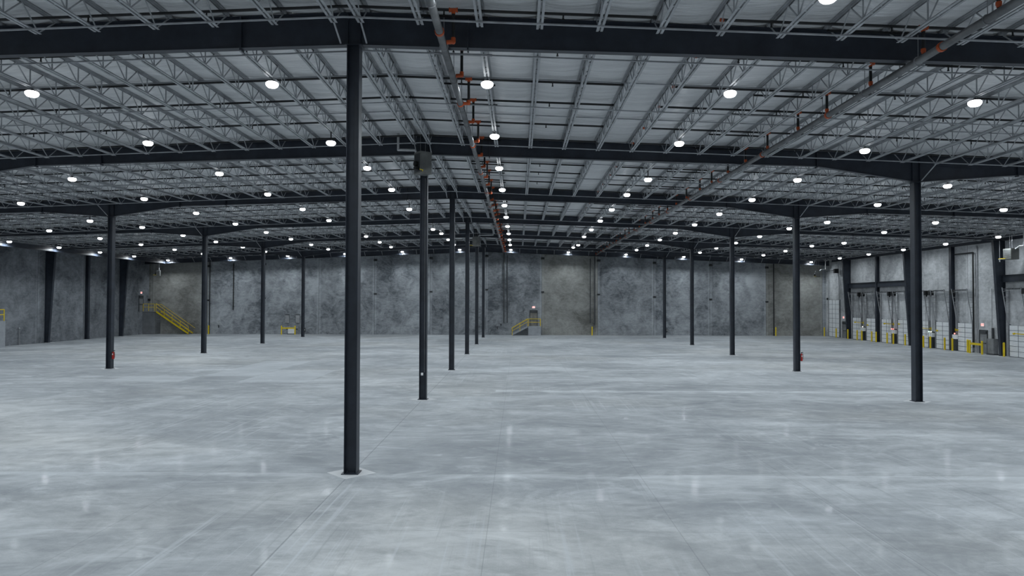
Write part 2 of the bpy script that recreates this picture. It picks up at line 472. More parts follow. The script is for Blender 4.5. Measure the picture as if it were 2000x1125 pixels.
# bridging rods across the joists
def gable_bar(name, label, cat, y, dz, wd, ht, m, x0=-48.0, x1=48.0, group=None):
    b = MB(); xs = sorted({x0, x1} | ({0.0} if x0 < 0 < x1 else set()))
    for a, c in zip(xs[:-1], xs[1:]): b.bar((a, 0, roof(a)+dz), (c, 0, roof(c)+dz), wd, ht)
    return tag(b.build(name, m, None, (0, y, 0)), label, cat, group)
for b in range(7):
    y0 = (b-1)*S; ln = S if b < 6 else LH
    rows = [(1.24, JB-.026, 'lower bridging rod, near end of the joists'), (6.6, JB-.026, 'lower bridging rod, mid-length of the joists'),
            (ln-1.24, JB-.026, 'lower bridging rod, far end of the joists'),
            (5.15, -.115, 'upper bridging rod, one third along the joists'), (9.9, -.115, 'upper bridging rod, two thirds along the joists')]
    for dy, dz, tx in rows:
        if dy > ln: continue
        if b == 0 and dy < 9: continue
        gable_bar('bridging_rod', '%s, %s' % (tx, bay_words(b)), 'rod', y0+dy, dz, .04, .04, M['joist'], group='bridging rods under the roof')

# ------------------------------------------------------------------ sprinkler pipework
BY = [1.95, 4.98, 7.50, 10.80, 13.72]
HANG = [.42, .42, .42, .42, .30]
PZ = -.24
M1X, M1Z, M2X, M2Z = 2.62, 11.95, 15.75, 11.54
head_mb = MB().tube((0, 0, 0), (0, 0, -.10), .022, 8).tube((0, 0, -.10), (0, 0, -.125), .035, 8)
HEAD = head_mb.data('sprinkler_head', M['black'])
def branch(y, x0, x1, rx, mx, mz, ez, label):
    t = thing('sprinkler_branch', label, 'sprinkler pipe', (0, y, 0), group='sprinkler branch lines')
    b = MB(); xs = sorted({x0, x1} | ({0.0} if x0 < 0 < x1 else set()))
    for a, c in zip(xs[:-1], xs[1:]): b.tube((a, 0, roof(a)+PZ), (c, 0, roof(c)+PZ), .042, 8)
    b.build('pipe', M['black'], t)
    zt = roof(rx)+PZ
    MB().tube((rx, 0, ez), (rx, 0, zt-.06), .047, 10).build('riser', M['black'], t)
    e = MB(); q = .107/math.hypot(rx-mx, ez-mz); e.tube((mx+(rx-mx)*q, 0, mz+(ez-mz)*q), (rx, 0, ez), .058, 10); e.ball((rx, 0, ez), .068, 10); e.tube((rx, 0, ez), (rx, 0, ez+(.11 if x1 < 10 else .05)), .066, 10)
    e.build('elbow', M['orange'], t)
    e = MB(); e.tube((rx-.11, 0, zt), (rx+.11, 0, zt), .054, 10)
    for q in (-.12, .09): e.tube((rx+q, 0, zt), (rx+q+.03, 0, zt), .066, 10)
    e.tube((rx, 0, zt), (rx, 0, zt-.11), .056, 10); e.build('tee', M['orange'], t)
    e = MB(); xe = x1 if x1 < 10 else x0; e.tube((xe-.05, 0, roof(xe)+PZ), (xe+.05, 0, roof(xe)+PZ), .05, 10); e.build('end_cap', M['black' if x1 < 10 else 'orange'], t)
    if y < 34:
        x = math.ceil(x0)+.6
        while x < x1-.4:
            if seen((x, y, roof(x)+PZ), 150): put('sprinkler_head', HEAD, t, (x, 0, roof(x)+PZ-.03))
            x += 3.27
    return t
for b in range(7):
    for k, dy in enumerate(BY):
        y = (b-1)*S+dy
        if y > YB-1 or (b == 0 and y < -5): continue
        branch(y, -47.2, 8.42, 2.91, M1X, M1Z, M1Z+.02, 'black sprinkler branch line, %s, %s, on the ridge-side main' % ({0: 'last'}.get(b, ORD[k]), bay_words(b)) if b else 'black sprinkler branch line in front of roof beam one, ridge-side main')
        branch(y, 10.25, 47.6, 15.72, M2X, M2Z, M2Z+.18, 'black sprinkler branch line, %s, %s, on the dock-side main' % (ORD[k], bay_words(b)) if b else 'black sprinkler branch line in front of roof beam one, dock-side main')
def main_pipe(x, z, label, y0=-9.0):
    t = thing('sprinkler_main', label, 'sprinkler pipe', (x, 0, z), group='sprinkler mains')
    MB().tube((0, y0, 0), (0, 79.4, 0), .103, 14).build('pipe', M['pipe'], t, smooth=True)
    y = -8.15
    while y < 77.5:
        MB().tube((0, y-.05, 0), (0, y+.05, 0), .128, 14).build('coupling', M['orange'], t); y += 6.55
    for k in range(3):
        MB().tube((0, 79.4-.0, 0), (0, 79.4+.02, 0), .14, 14)
    MB().path([(0, 79.4, 0), (.02, 79.6, -.15), (.02, 79.6, 1.75-z)], .09, 12).build('drop', M['dgrey'], t)
    return t
main_pipe(M1X, M1Z, 'fat galvanised sprinkler main hung beside the ridge, orange couplings')
main_pipe(M2X, M2Z, 'fat galvanised sprinkler main hung between ridge and dock-side columns')
for nm, x in (('beside the ridge main', 3.12), ('beside the dock-side main', 15.14)):
    b = MB(); z1 = roof(x)-1.5; b.path([(x, 79.7, z1), (x, 79.7, 1.75)], .07, 10)
    for z in (3, 6, 9): b.box(x-.1, x+.1, 79.7, YB-.002, z, z+.06)
    tag(b.build('riser_pipe', M['dgrey']), 'dark vertical riser pipe on the back wall %s' % nm, 'pipe')
for b in range(7):
    for k, dy in enumerate(BY):
        y = (b-1)*S+dy+HANG[k]
        if y > YB-2 or (b == 0 and y < -4): continue
        for nm, xa, xb, xm, zm in (('ridge-side', 1.85, 3.85, M1X, M1Z), ('dock-side', 13.25, 15.75, M2X, M2Z)):
            t = thing('pipe_trapeze', 'pipe hanger strut and rod, %s, %s, %s main' % (ORD[k], bay_words(b), nm), 'hanger', (0, y, 0), group='sprinkler main hangers')
            za, zb = roof(xa)-.30, roof(xb)-.30
            MB().bar((xa, 0, za), (xb, 0, zb), .05, .06).build('strut', M['black'], t)
            r = MB(); r.tube((xm, 0, roof(xm)-.3), (xm, 0, zm+.1), .010, 6); r.build('rod', M['grey'], t)
            r = MB()
            for i in range(12):
                a0, a1 = 2*math.pi*i/12, 2*math.pi*(i+1)/12
                r.bar((xm+.115*math.cos(a0), 0, zm+.115*math.sin(a0)), (xm+.115*math.cos(a1), 0, zm+.115*math.sin(a1)), .03, .008, (0, 1, 0))
            r.build('clevis', M['galv'], t)

# ------------------------------------------------------------------ high-bay lamps
LX = [3.64, 11.815, 19.99, 28.165, 36.34, 46.15]
def lamp_meshes():
    n = 20
    lens = MB().lathe((0, 0, 0), [(.08, -.022), (.14, -.01), (.185, .03), (.21, .08), (.205, .13), (.17, .16)], n)
    house = MB().lathe((0, 0, 0), [(.175, .16), (.18, .185), (.14, .205), (.06, .23), (.03, .26)], n)
    rod = MB().tube((0, 0, .25), (0, 0, .285), .012, 6)
    out = lens.data('lens', M['lens']), house.data('housing', M['lamphouse']), rod.data('stem', M['grey'])
    out[0].polygons.foreach_set('use_smooth', [True]*len(out[0].polygons))
    return out
LM = lamp_meshes()
DROP_STEM = MB().tube((0, 0, .25), (0, 0, .585), .03, 8).data('stem', M['lamphouse'])
LD = bpy.data.lights.new('led_array', 'AREA'); LD.shape = 'DISK'; LD.size = .30; LD.energy = LAMP_WATTS; LD.color = LAMP_COLOUR; LD.spread = LAMP_SPREAD
DROP = {(-1, 0, 1), (-1, 0, 4), (1, 1, 2), (-1, 3, 4), (1, 3, 4), (1, 1, 8), (-1, 0, 6), (1, 4, 6)}
CROSS_STEM = MB().tube((0, 0, .25), (0, 0, .275), .012, 6).bar((-.88, 0, .258), (.82, 0, .31), .05, .02).data('stem', M['grey'])
def lamp(x, y, z, label, drop=False):
    t = thing('high_bay_lamp', label, 'lamp', (x, y, z), group='round high-bay lamps')
    for nm, me in zip(('lens', 'housing', 'stem'), LM): put(nm, me if nm != 'stem' else DROP_STEM if drop else CROSS_STEM if abs(x+45.3) < .01 else me, t)
    put('led_array', LD, t, (0, 0, -.03))
    return t
for n in range(-5, 11):
    y = 3.5+7.2785*n
    bay = 0 if n < 0 else n//2+1
    for sg in (1, -1):
        for k, lx in enumerate(LX):
            x = sg*lx
            if k == 5 and sg < 0: x = -45.3
            z = 12.23-SL*abs(x)
            dr = (sg, k, n) in DROP
            if dr: z -= .30
            if n < 0:
                if n == -1 and sg == 1 and k == 1: lb = 'glowing lamp at the top edge, in front of roof beam one'
                else: lb = 'lit lamp, %s line ridge to %s, %s row in front of roof beam one' % (ORD[k], side(x), ORD[-n-1])
            else:
                lb = 'lit lamp, %s line ridge to %s, %s %s' % (ORD[k], side(x), 'near row' if n % 2 == 0 else 'far row', bay_words(bay)) if bay < 6 else \
                     'lit lamp, %s line ridge to %s, beyond roof beam six' % (ORD[k], side(x))
            lamp(x, y if n < 10 else 77.6, z, lb, dr)

# ------------------------------------------------------------------ end rafter, eave struts, wall columns
t = thing('end_rafter', 'dark sloping steel rafter along the top of the back wall', 'beam')
bw = MB(); bb = MB(); bt = MB()
for a, c in ((-48.9, 0), (0, 48.9)):
    zb = lambda x: roof(x)-1.27
    zt = lambda x: roof(x)-.14
    bw.prism([(a, zb(a)), (c, zb(c)), (c, zt(c)), (a, zt(a))], YR-.006, YR+.006)
    bb.prism([(a, zb(a)), (c, zb(c)), (c, zb(c)+.016), (a, zb(a)+.016)], YR-.17, YR+.17)
    bt.prism([(a, zt(a)-.016), (c, zt(c)-.016), (c, zt(c)), (a, zt(a))], YR-.17, YR+.17)
bw.build('web', M['dark'], t); bb.build('bottom_flange', M['dark'], t); bt.build('top_flange', M['dark'], t)
x = -46.6
while x < 48:
    MB().bar((x, YR-.75, roof(x)-.67), (x, YR-.1, roof(x)-1.22), .05, .035).build('flange_brace', M['galv'], t); x += 2.4525
for sg, nm in ((1, 'dock wall'), (-1, 'blank side wall')):
    t = thing('eave_strut', 'dark steel strut along the top of the %s' % nm, 'beam')
    x0, x1 = (49.0, 49.28) if sg > 0 else (-45.95, -45.65); zs = 10.55 if sg > 0 else 10.12
    MB().box(x0, x1, 29.4, YR-.3, zs, zs+.02).build('bottom_flange', M['dark'], t)
    xm = (x0+x1)/2
    MB().box(xm-.006, xm+.006, 29.4, YR-.3, zs+.02, 10.62 if sg < 0 else 11.0).build('web', M['dark'], t)

def wall_column(sg, y, taper, label):
    t = thing('wall_column', label, 'column', (sg*(XW-.01), y, 0), group='wall columns')
    h = 10.6
    w0, w1 = (.42, 1.05) if taper else (.36, .36)
    i0, i1 = -sg*w0, -sg*w1
    MB().prism([(0, 0), (i0, 0), (i1, h), (0, h)], -.008, .008).build('web', M['dark'], t)
    fw = .15 if taper else .18
    th = -sg*.02
    MB().prism([(i0, 0), (i0+th, 0), (i1+th, h), (i1, h)], -fw, fw).build('inner_flange', M['dark'], t)
    MB().prism([(0, 0), (th, 0), (th, h), (0, h)], -fw, fw).build('wall_flange', M['dark'], t)
    p = [i0+th*2, 0]; MB().box(min(p), max(p), -fw-.04, fw+.04, 0, .025).build('base_plate', M['dark'], t)
wall_column(1, 3*S, True, 'tapered dark column on dock wall beside the single man door')
wall_column(1, 3.5*S, False, 'straight dark column on dock wall, closer one to the camera')
wall_column(1, 4*S, True, 'tapered dark column on dock wall, middle one of three')
wall_column(1, 4.5*S, False, 'straight dark column on dock wall, between far door pairs')
wall_column(1, 5*S, True, 'tapered dark column on dock wall beside far man door')
wall_column(-1, 4*S, True, 'tapered dark column on blank side wall, closer of two')
wall_column(-1, 4.5*S, False, 'straight dark column on blank side wall')
wall_column(-1, 5*S, True, 'tapered dark column on blank side wall, beyond the straight one')
for y0, y1, lb in ((4.5*S, 5*S, 'dark header beam above the far pair of dock doors'), (4*S, 4.5*S, 'dark header beam above the middle pair of dock doors'),
                   (2.5*S, 3*S, 'dark header beam above the dock doors closest to the camera')):
    t = thing('header_beam', lb, 'beam', (XW-.3, 0, 0))
    MB().box(-.01, .01, y0+.19, y1-.19, 6.75, 7.4).build('web', M['dark'], t)
    MB().box(-.2, .28, y0+.19, y1-.19, 7.385, 7.4).build('top_flange', M['dark'], t)
    MB().box(-.2, .28, y0+.19, y1-.19, 6.75, 6.765).build('bottom_flange', M['dark'], t)

# ------------------------------------------------------------------ dock wall
def grid_door(t, w_, h_, rows, cols):
    MB().box(-.05, 0, -w_/2, w_/2, .03, h_).build('panel', M['white'], t)
    g = MB(); s_ = .022
    for r in range(rows+1):
        z = .03+(h_-.03)*r/rows; g.box(-.062, -.048, -w_/2, w_/2, max(.03, z-s_), min(h_, z+s_))
    for c in range(cols+1):
        y = -w_/2+w_*c/cols; g.box(-.064, -.048, max(-w_/2, y-s_), min(w_/2, y+s_), .03, h_)
    for r in range(rows):
        for q in (.25, .5, .75):
            z = .03+(h_-.03)*(r+q)/rows; g.box(-.053, -.048, -w_/2, w_/2, z-.006, z+.006)
    g.build('stiffeners', M['seam'], t)
    MB().box(-.04, .07, -w_/2-.07, w_/2+.07, 0, .03).build('bottom_seal', M['dgrey'], t)
DOOR_N = [4]
def door_root(label, y):
    DOOR_N[0] += 1
    t = thing('door_%d' % DOOR_N[0], label, 'dock door', (XW-.10, y, 0)); t['kind'] = 'structure'
    return t
def dock_door(y, label, motor_side, motor=True):
    t = door_root(label, y)
    W, H = 2.2, 2.86
    grid_door(t, W, H, 6, 2)
    for s_ in (-1, 1):
        yy = s_*(W/2+.07); tr = MB()
        tr.bar((-.08, yy, .1), (-.1, yy, 2.9), .05, .09); tr.bar((-.1, yy, 2.9), (-.62, yy, 6.25), .05, .08)
        tr.bar((-.01, yy, .1), (-.01, yy, 6.25), .06, .06)
        for z in (3.4, 3.9, 4.4, 4.9, 5.4, 5.9):
            tr.bar((-.02, yy, z), (-.1-.52*(z-2.9)/3.35, yy, z), .04, .04)
        tr.build('track', M['galv'], t)
        MB().box(-.03, .09, yy-.09*(s_ > 0)-.0, yy+.09*(s_ < 0)+.0, 0, H+.05).build('jamb', M['seam'], t)
    sh = MB(); sh.tube((-.42, -W/2-.25, 6.12), (-.42, W/2+.25, 6.12), .016, 8)
    sh.build('shaft', M['galv'], t)
    for c in (-.55, .45): MB().tube((-.42, c-.42, 6.12), (-.42, c+.42, 6.12), .06, 10).build('spring', M['dgrey'], t)
    MB().box(-.46, -.02, -W/2-.02, W/2+.02, 5.98, 6.02).build('spring_pad', M['galv'], t)
    if motor:
        ym = motor_side*(W/2+.28)
        m = MB(); m.box(-.62, -.2, ym-.17, ym+.17, 5.65, 6.15); m.tube((-.41, ym, 5.65), (-.41, ym, 5.5), .09, 10)
        m.build('hoist', M['black'], t)
        c = MB(); c.tube((-.5, ym, 5.5), (-.5, ym, 1.3), .009, 6); c.tube((-.42, ym+.06, 5.5), (-.42, ym+.06, 1.3), .009, 6); c.build('hoist_chain', M['dgrey'], t)
    return t
DOORS = [(70.75, -1, 'white dock door, second opening from the back corner, beside far man door'),
         (67.15, 1, 'white dock door on the far side of the further straight wall column'),
         (63.55, -1, 'white dock door on the near side of the further straight wall column'),
         (59.95, 1, 'white dock door just beyond the middle tapered wall column'),
         (56.2, -1, 'white dock door just before the middle tapered wall column'),
         (52.65, 1, 'white dock door on the far side of the closer straight wall column'),
         (49.05, 1, 'white dock door on the near side of the closer straight wall column'),
         (41.8, -1, 'white dock door at the picture edge, before the closest tapered wall column')]
for y, ms, lb in DOORS: dock_door(y, lb, ms)
t = door_root('tall white sectional drive-in door in the corner by the back wall', 77.25)
grid_door(t, 3.1, 5.2, 8, 3)
for s_ in (-1, 1):
    tr = MB(); yy = s_*1.62; tr.bar((-.06, yy, .1), (-.06, yy, 5.2), .05, .09); tr.bar((-.06, yy, 5.2), (-.1, yy, 10.2), .05, .08); tr.build('track', M['galv'], t)
    MB().box(-.03, .09, yy-.06, yy+.02, 0, 5.25).build('jamb', M['seam'], t)
m = MB(); m.box(-.7, -.2, -1.75, -1.3, 8.9, 9.5); m.build('hoist', M['black'], t)
MB().tube((-.4, -1.6, 9.3), (-.4, 1.6, 9.3), .05, 10).build('shaft', M['dgrey'], t)

def control(y, label, leds):
    t = thing('dock_control_station', label, 'control box', (XW-.01, y, 0), group='dock control stations')
    MB().box(-.34, 0, -.26, .26, 0, 1.18).build('pedestal', M['dgrey'], t)
    MB().box(-.36, -.06, -.30, .30, 1.19, 1.62).build('panel_box', M['white'], t)
    for i, l in enumerate(leds):
        MB().ball((-.40, -.17+.34*i, 1.74), .07, 10, 6).build('signal_light', M[l], t)
    b = MB().box(-.2, -.0, -.24, .24, 1.62, 1.75); b.build('light_bracket', M['dgrey'], t)
    b = MB()
    for q in (-.12, .0, .14): b.tube((-.05, q, 1.7), (-.05, q, 5.9), .014, 6)
    b.build('conduits', M['galv'], t)
control(68.95, 'dock control box with pale light, in the gap of the furthest dock doors', ['led_white'])
control(61.75, 'dock control box with two pink lights, in the middle door gap', ['led_red', 'led_red'])
control(54.42, 'dock control box with green and white lights, closer door gap', ['led_white', 'led_green'])
control(50.43, 'dock control box with one red light beside the closer straight wall column', ['led_red'])
def dock_light(y, z, s_, label):
    t = thing('dock_light', label, 'dock light', (XW-.02, y, z), group='yellow dock lights')
    MB().box(-.04, 0, -.07, .07, -.15, .15).build('bracket', M['yellow'], t)
    MB().bar((-.05, 0, 0), (-.30, s_*.55, .0), .05, .07).bar((-.30, s_*.55, 0), (-.5, s_*.95, .05), .05, .07).build('arm', M['yellow'], t)
    b = MB(); c = Vector((-.52, s_*1.0, .03)); b.tube(c, c+Vector((-.02, s_*.14, -.02)), .09, 12); b.build('lamp_head', M['yellow'], t)
dock_light(69.35, 2.25, 1, 'yellow swing-arm dock light by the far dock door')
dock_light(68.3, 2.0, -1, 'yellow swing-arm dock light beyond the further straight column')
dock_light(62.2, 2.3, 1, 'yellow swing-arm dock light across the door past the straight column')
dock_light(61.2, 2.35, -1, 'yellow swing-arm dock light in the pink-lit door gap')
dock_light(54.85, 2.05, 1, 'yellow swing-arm dock light in the green-lit door gap, far one')
dock_light(54.0, 1.9, -1, 'yellow swing-arm dock light in the green-lit door gap, near one')
dock_light(50.7, 2.1, -1, 'yellow swing-arm dock light on the closer straight wall column')
dock_light(40.7, 2.1, 1, 'yellow swing-arm dock light on the door at the picture edge')

def bollard_mesh():
    b = MB(); b.lathe((0, 0, 0), [(.088, 0), (.088, 1.2), (.08, 1.24), (.05, 1.27), (.01, 1.28)], 14)
    return b.data('bollard', M['yellow'])
BM = bollard_mesh()
def bollard(x, y, label):
    tag(put('bollard', BM, None, (x, y, 0)), label, 'bollard', 'yellow bollards')
XBO = XW-.62
for y, lb in ((79.25, 'beside the tall drive-in door, against the back corner'), (75.6, 'beside the tall drive-in door, next to the man door'), (72.25, 'between far man door and first dock door'),
              (69.75, 'in the farthest door gap, far one'), (68.55, 'in the farthest door gap, near one'), (66.1, 'just past the further straight wall column'),
              (65.05, 'just before the further straight wall column'), (62.55, 'in the pink-lit door gap, far one'), (61.2, 'in the pink-lit door gap, near one'),
              (58.75, 'just past the middle tapered wall column'), (55.25, 'in the green-lit door gap, far one'), (54.0, 'in the green-lit door gap, near one'),
              (51.55, 'just past the closer straight wall column'), (50.3, 'under the white box with one red light'), (47.95, 'beside the closest full dock door, near man door guard'),
              (42.95, 'in front of the closest tapered wall column')):
    bollard(XBO, y, 'yellow steel bollard %s' % lb)
bollard(-40.2, 79.4, 'yellow bollard at the foot of a black pipe near the long stair')
bollard(15.35, 79.15, 'yellow bollard at the foot of twin riser pipes, middle back wall')
bollard(41.75, 79.3, 'yellow bollard at the foot of a black pipe, dock end of back wall')

def guard(x0, y0, x1, y1, label):
    t = thing('guard_rail', label, 'guard rail')
    for x, y in ((x0, y0), (x1, y1)): put('post', BM, t, (x, y, 0))
    MB().bar((x0, y0, .93), (x1, y1, .93), .11, .20).build('rail', M['yellow'], t)
guard(XBO-.35, 47.1, XBO-.35, 45.35, 'yellow two-post guard rail in front of the closer man door')
guard(-29.3, 78.6, -27.35, 78.6, 'yellow two-post guard rail shielding valves on the back wall')

# man doors
def man_door(name, x, y, z, along, h=2.2, w_=1.0, m='doorgrey'):
    # along 'x': door in the back wall, 'y': door in a side wall facing -X (dock) or +X
    o = bpy.data.objects.new(name, None); COL.objects.link(o); o.location = (x, y, z); o['kind'] = 'structure'
    if along == 'dock': o.rotation_euler = (0, 0, -math.pi/2)
    if along == 'blank': o.rotation_euler = (0, 0, math.pi/2)
    MB().box(-w_/2, w_/2, -.05, -.005, 0, h).build('door_leaf', M[m], o)
    f = MB(); f.box(-w_/2-.07, -w_/2, -.09, -.005, 0, h+.07); f.box(w_/2, w_/2+.07, -.09, -.005, 0, h+.07); f.box(-w_/2, w_/2, -.09, -.005, h, h+.07); f.build('door_frame', M['dgrey'], o)
    MB().box(-w_/2+.02, w_/2-.02, -.16, -.05, h-.30, h-.04).build('door_closer', M['dgrey'], o)
    MB().bar((-w_/2+.1, -.09, 1.0), (w_/2-.12, -.09, 1.0), .05, .07).build('push_bar', M['dgrey'], o)
man_door('door_1', 6.95, YB, 1.32, 'back')
man_door('door_2', XW, 46.5, 0, 'dock', m='grey')
man_door('door_3', XW, 74.35, 0, 'dock', m='grey')
man_door('door_4', -XW, 77.9, 3.3, 'blank', m='concrete_dark')

def exit_sign(x, y, z, rz, label):
    t = thing('exit_sign', label, 'exit sign', (x, y, z), rz)
    MB().box(-.21, .21, -.07, 0, -.15, .15).build('housing', M['white'], t)
    MB().box(-.19, .19, -.074, -.068, -.13, .13).build('face', M['exit_face'], t)
    c = bpy.data.curves.new('letters', 'FONT'); c.body = 'EXIT'; c.size = .21; c.align_x = 'CENTER'; c.align_y = 'CENTER'; c.extrude = .003
    c.materials.append(M['exit_text'])
    o = bpy.data.objects.new('lettering', c); COL.objects.link(o); me = bpy.data.meshes.new_from_object(o.evaluated_get(bpy.context.evaluated_depsgraph_get())); bpy.data.objects.remove(o)
    o = put('lettering', me, t); o.location = (0, -.079, 0); o.rotation_euler = (math.pi/2, 0, 0)
exit_sign(6.95, YB-.005, 4.02, 0, 'lit red EXIT sign above the door at the short back-wall stair')
exit_sign(XW-.005, 46.6, 2.75, -math.pi/2, 'lit red EXIT sign above the closer man door on dock wall')
exit_sign(XW-.005, 74.6, 2.8, -math.pi/2, 'lit red EXIT sign above the far man door by drive-in door')
exit_sign(-XW+.005, 77.9, 5.95, math.pi/2, 'lit red EXIT sign above the high landing of the long stair')
for y, z0, z1, lb in ((45.0, 0.1, 1.5, 'grey electrical cabinet on the floor beside the closer man door'),):
    t = thing('electrical_cabinet', lb, 'cabinet', (XW-.01, y, 0))
    MB().box(-.42, 0, -.42, .42, .1, z1).build('body', M['grey'], t); MB().box(-.46, .0, -.5, .5, 0, .1).build('plinth', M['dgrey'], t)
    MB().box(-.44, -.42, -.38, .38, .16, z1-.06).build('door', M['grey'], t)
    c = MB(); c.box(-.2, -.06, -.0, .16, z1, 2.5); c.build('wireway', M['dgrey'], t)
    c = MB(); c.tube((-.05, .3, z1), (-.05, .3, 6.2), .02, 8); c.build('conduit', M['grey'], t)
# black pipe looping down the dock wall
b = MB(); b.path([(XW-.25, 50.3, 9.75), (XW-.25, 47.6, 9.75), (XW-.25, 47.6, .5)], .075, 10); tag(b.build('drain_pipe', M['black']), 'black pipe down the dock wall between last door and man door', 'pipe')
b = MB(); b.tube((XW-.12, 47.25, 0), (XW-.12, 47.25, 10.4), .05, 8); tag(b.build('conduit_pipe', M['galv']), 'grey conduit on dock wall next to the looping black pipe', 'pipe')
b = MB(); b.path([(-40.25, 79.75, 10.55), (-40.25, 79.75, 0)], .08, 10); tag(b.build('drain_pipe', M['black']), 'black pipe down the back wall to the lone bollard by the stair', 'pipe')
b = MB(); b.tube((-36.85, 79.9, 10.3), (-36.85, 79.9, 3.5), .07, 8)
for z in (4, 6, 8, 10): b.box(-36.95, -36.75, 79.9, YB-.002, z, z+.06)
tag(b.build('drain_pipe', M['black']), 'black hanging pipe ending partway down the back wall', 'pipe')
b = MB(); b.path([(41.65, 79.75, 10.5), (41.65, 79.75, 0)], .08, 10); tag(b.build('drain_pipe', M['black']), 'black pipe down the back wall at the dock end', 'pipe')
# weld-plate brackets on the panel joints
for j in range(-5, 6):
    x = j*8.128
    if j == -3: continue
    z = 6.57-.041*abs(x)
    where = 'ridge-line joint' if j == 0 else '%s joint from ridge toward %s' % (ORD[abs(j)-1], side(x))
    t = thing('weld_plate', 'dark embed plate, back wall, %s, mid height' % where, 'plate', (x+.12, YB-.001, z), group='embed plates')
    MB().box(-.22, .22, -.04, 0, -.12, .12).build('plate', M['dgrey'], t); MB().box(-.15, .15, -.10, -.04, -.03, .03).build('lug', M['black'], t)
    z2 = roof(x)-1.75
    t = thing('weld_plate', 'dark embed plate, back wall, %s, top' % where, 'plate', (x+.12, YB-.001, z2), group='embed plates')
    MB().box(-.26, .26, -.05, 0, -.16, .16).build('plate', M['dgrey'], t); MB().box(-.15, .15, -.30, -.05, -.05, .05).build('lug', M['black'], t)

# ------------------------------------------------------------------ stairs
def railing(t, pts, h=1.06, r=.032, posts=None):
    rl = MB()
    for hh in (h, h*.55): rl.path([(p[0], p[1], p[2]+hh) for p in pts], r, 8)
    rl.build('rail', M['yellow'], t)
    for p in (posts or pts): MB().tube((p[0], p[1], p[2]-.05), (p[0], p[1], p[2]+h), r*1.1, 8).build('post', M['yellow'], t)
def stair(x_top, z_top, x_bot, y0, y1, n, label, nposts, tread_m='galv', str_m='grey', wallrail=True):
    t = thing('metal_stair', label, 'stair', (0, 0, 0))
    for k in range(1, n+1):
        z = z_top*k/(n+1); x = x_bot+(x_top-x_bot)*(k-.3)/(n+1); dx = abs(x_top-x_bot)/(n+1)
        MB().box(x-dx*.55, x+dx*.55, y0+.05, y1-.05, z-.05, z).build('tread', M[tread_m], t)
    for y in (y0, y1):
        MB().bar((x_bot, y, -.0+.10), (x_top, y, z_top-.05), .05, .22, (0, 0, 1)).build('stringer', M[str_m], t)
    pts = [(x_bot+(x_top-x_bot)*i/nposts, y0-.03, z_top*i/nposts+.05) for i in range(nposts+1)]
    railing(t, pts)
    if wallrail:
        MB().path([(x_bot+(x_bot-x_top)*.06, y1+.1, .85), (x_top, y1+.1, z_top+.95), (x_top+(x_top-x_bot)*.12, y1+.1, z_top+.95)], .03, 8).build('wall_rail', M['yellow'], t)
    return t
YS0, YS1 = 78.5, 79.85
t = thing('concrete_landing', 'grey concrete landing block below the back-wall door', 'landing')
MB().box(6.15, 7.95, YS0, YB-.01, 0, 1.3).build('block', M['concrete'], t)
railing(t, [(6.2, YS0+.06, 1.3), (7.9, YS0+.06, 1.3), (7.9, YB-.15, 1.3)])
stair(6.05, 1.3, 3.85, YS0, YS1, 7, 'short yellow-railed stair up to the back-wall door', 2, str_m='concrete')
t = thing('concrete_landing', 'dark concrete landing pier in the blank-wall corner under the high stair', 'landing')
MB().box(-XW+.01, -47.55, YS0-.1, YB-.01, 0, 3.2).build('block', M['concrete_dark'], t); MB().box(-XW+.01, -47.45, YS0-.2, YB-.01, 3.2, 3.3).build('deck', M['galv'], t)
railing(t, [(-XW+.12, YS0-.14, 3.3), (-48.4, YS0-.14, 3.3), (-47.55, YS0-.14, 3.3)])
stair(-47.38, 3.3, -42.7, YS0, YS1, 17, 'long yellow-railed stair climbing the back wall to the corner landing', 4, str_m='yellow')
t = thing('concrete_landing', 'pale concrete platform with yellow rail at the picture edge, blank wall', 'landing')
MB().box(-XW+.01, -47.9, 43.2, 50.3, 0, 2.72).build('block', M['concrete'], t)
railing(t, [(-47.98, 43.4, 2.72), (-47.98, 46.8, 2.72), (-47.98, 50.2, 2.72), (-XW+.15, 50.2, 2.72)], 1.15, .045)

# ------------------------------------------------------------------ unit heaters
def heater(x, y, z, rz, flue, label, sx=.62, sy=.62, sz=1.08, gas=True, louvers=True):
    t = thing('unit_heater', label, 'heater', (x, y, z), rz, 'unit heaters')
    MB().box(-sx/2, sx/2, -sy/2, sy/2, 0, sz).build('casing', M['heater'], t)
    lv = MB()
    if not louvers:
        lv.box(-sx/2+.04, sx/2-.04, -sy/2-.012, -sy/2, .05, sz-.06); lv.build('side_panel', M['heater'], t)
    for k in range(9 if louvers else 0): lv.bar((-sx/2+.04, -sy/2-.012, .1+(sz-.2)*k/8), (sx/2-.04, -sy/2-.012, .1+(sz-.2)*k/8), .05, .02, (0, -.5, 1))
    if louvers: lv.build('louvers', M['galv'], t)
    bx = MB(); bx.box(-sx/2-.012, -sx/2, -sy/2+.05, sy/2-.05, .08, sz-.1); bx.build('burner_panel', M['dgrey'], t)
    bx = MB(); bx.tube((-sx/2-.01, 0, sz*.45), (-sx/2-.16, 0, sz*.45), .13, 12); bx.box(-sx/2-.2, -sx/2-.01, -.2, .02, sz*.15, sz*.3); bx.build('fan_motor', M['black'], t)
    for qx in (-.14, .14): MB().tube((qx, 0, sz), (qx, 0, roof(x)-z-.1), .01, 6).build('hanger_rod', M['galv'], t)
    MB().path(flue, .06, 10).build('flue', M['flue'], t)
    if gas: MB().path([(-.2, -sy/2, .1), (-.35, -sy/2-.3, .1), (-.55, -sy/2-.35, .1)], .02, 8).build('gas_pipe', M['yellow'], t)
    return t
def inv(rz, pts):
    R = Matrix.Rotation(-rz, 3, 'Z'); return [tuple(R @ Vector(p)) for p in pts]
a = math.radians(38)
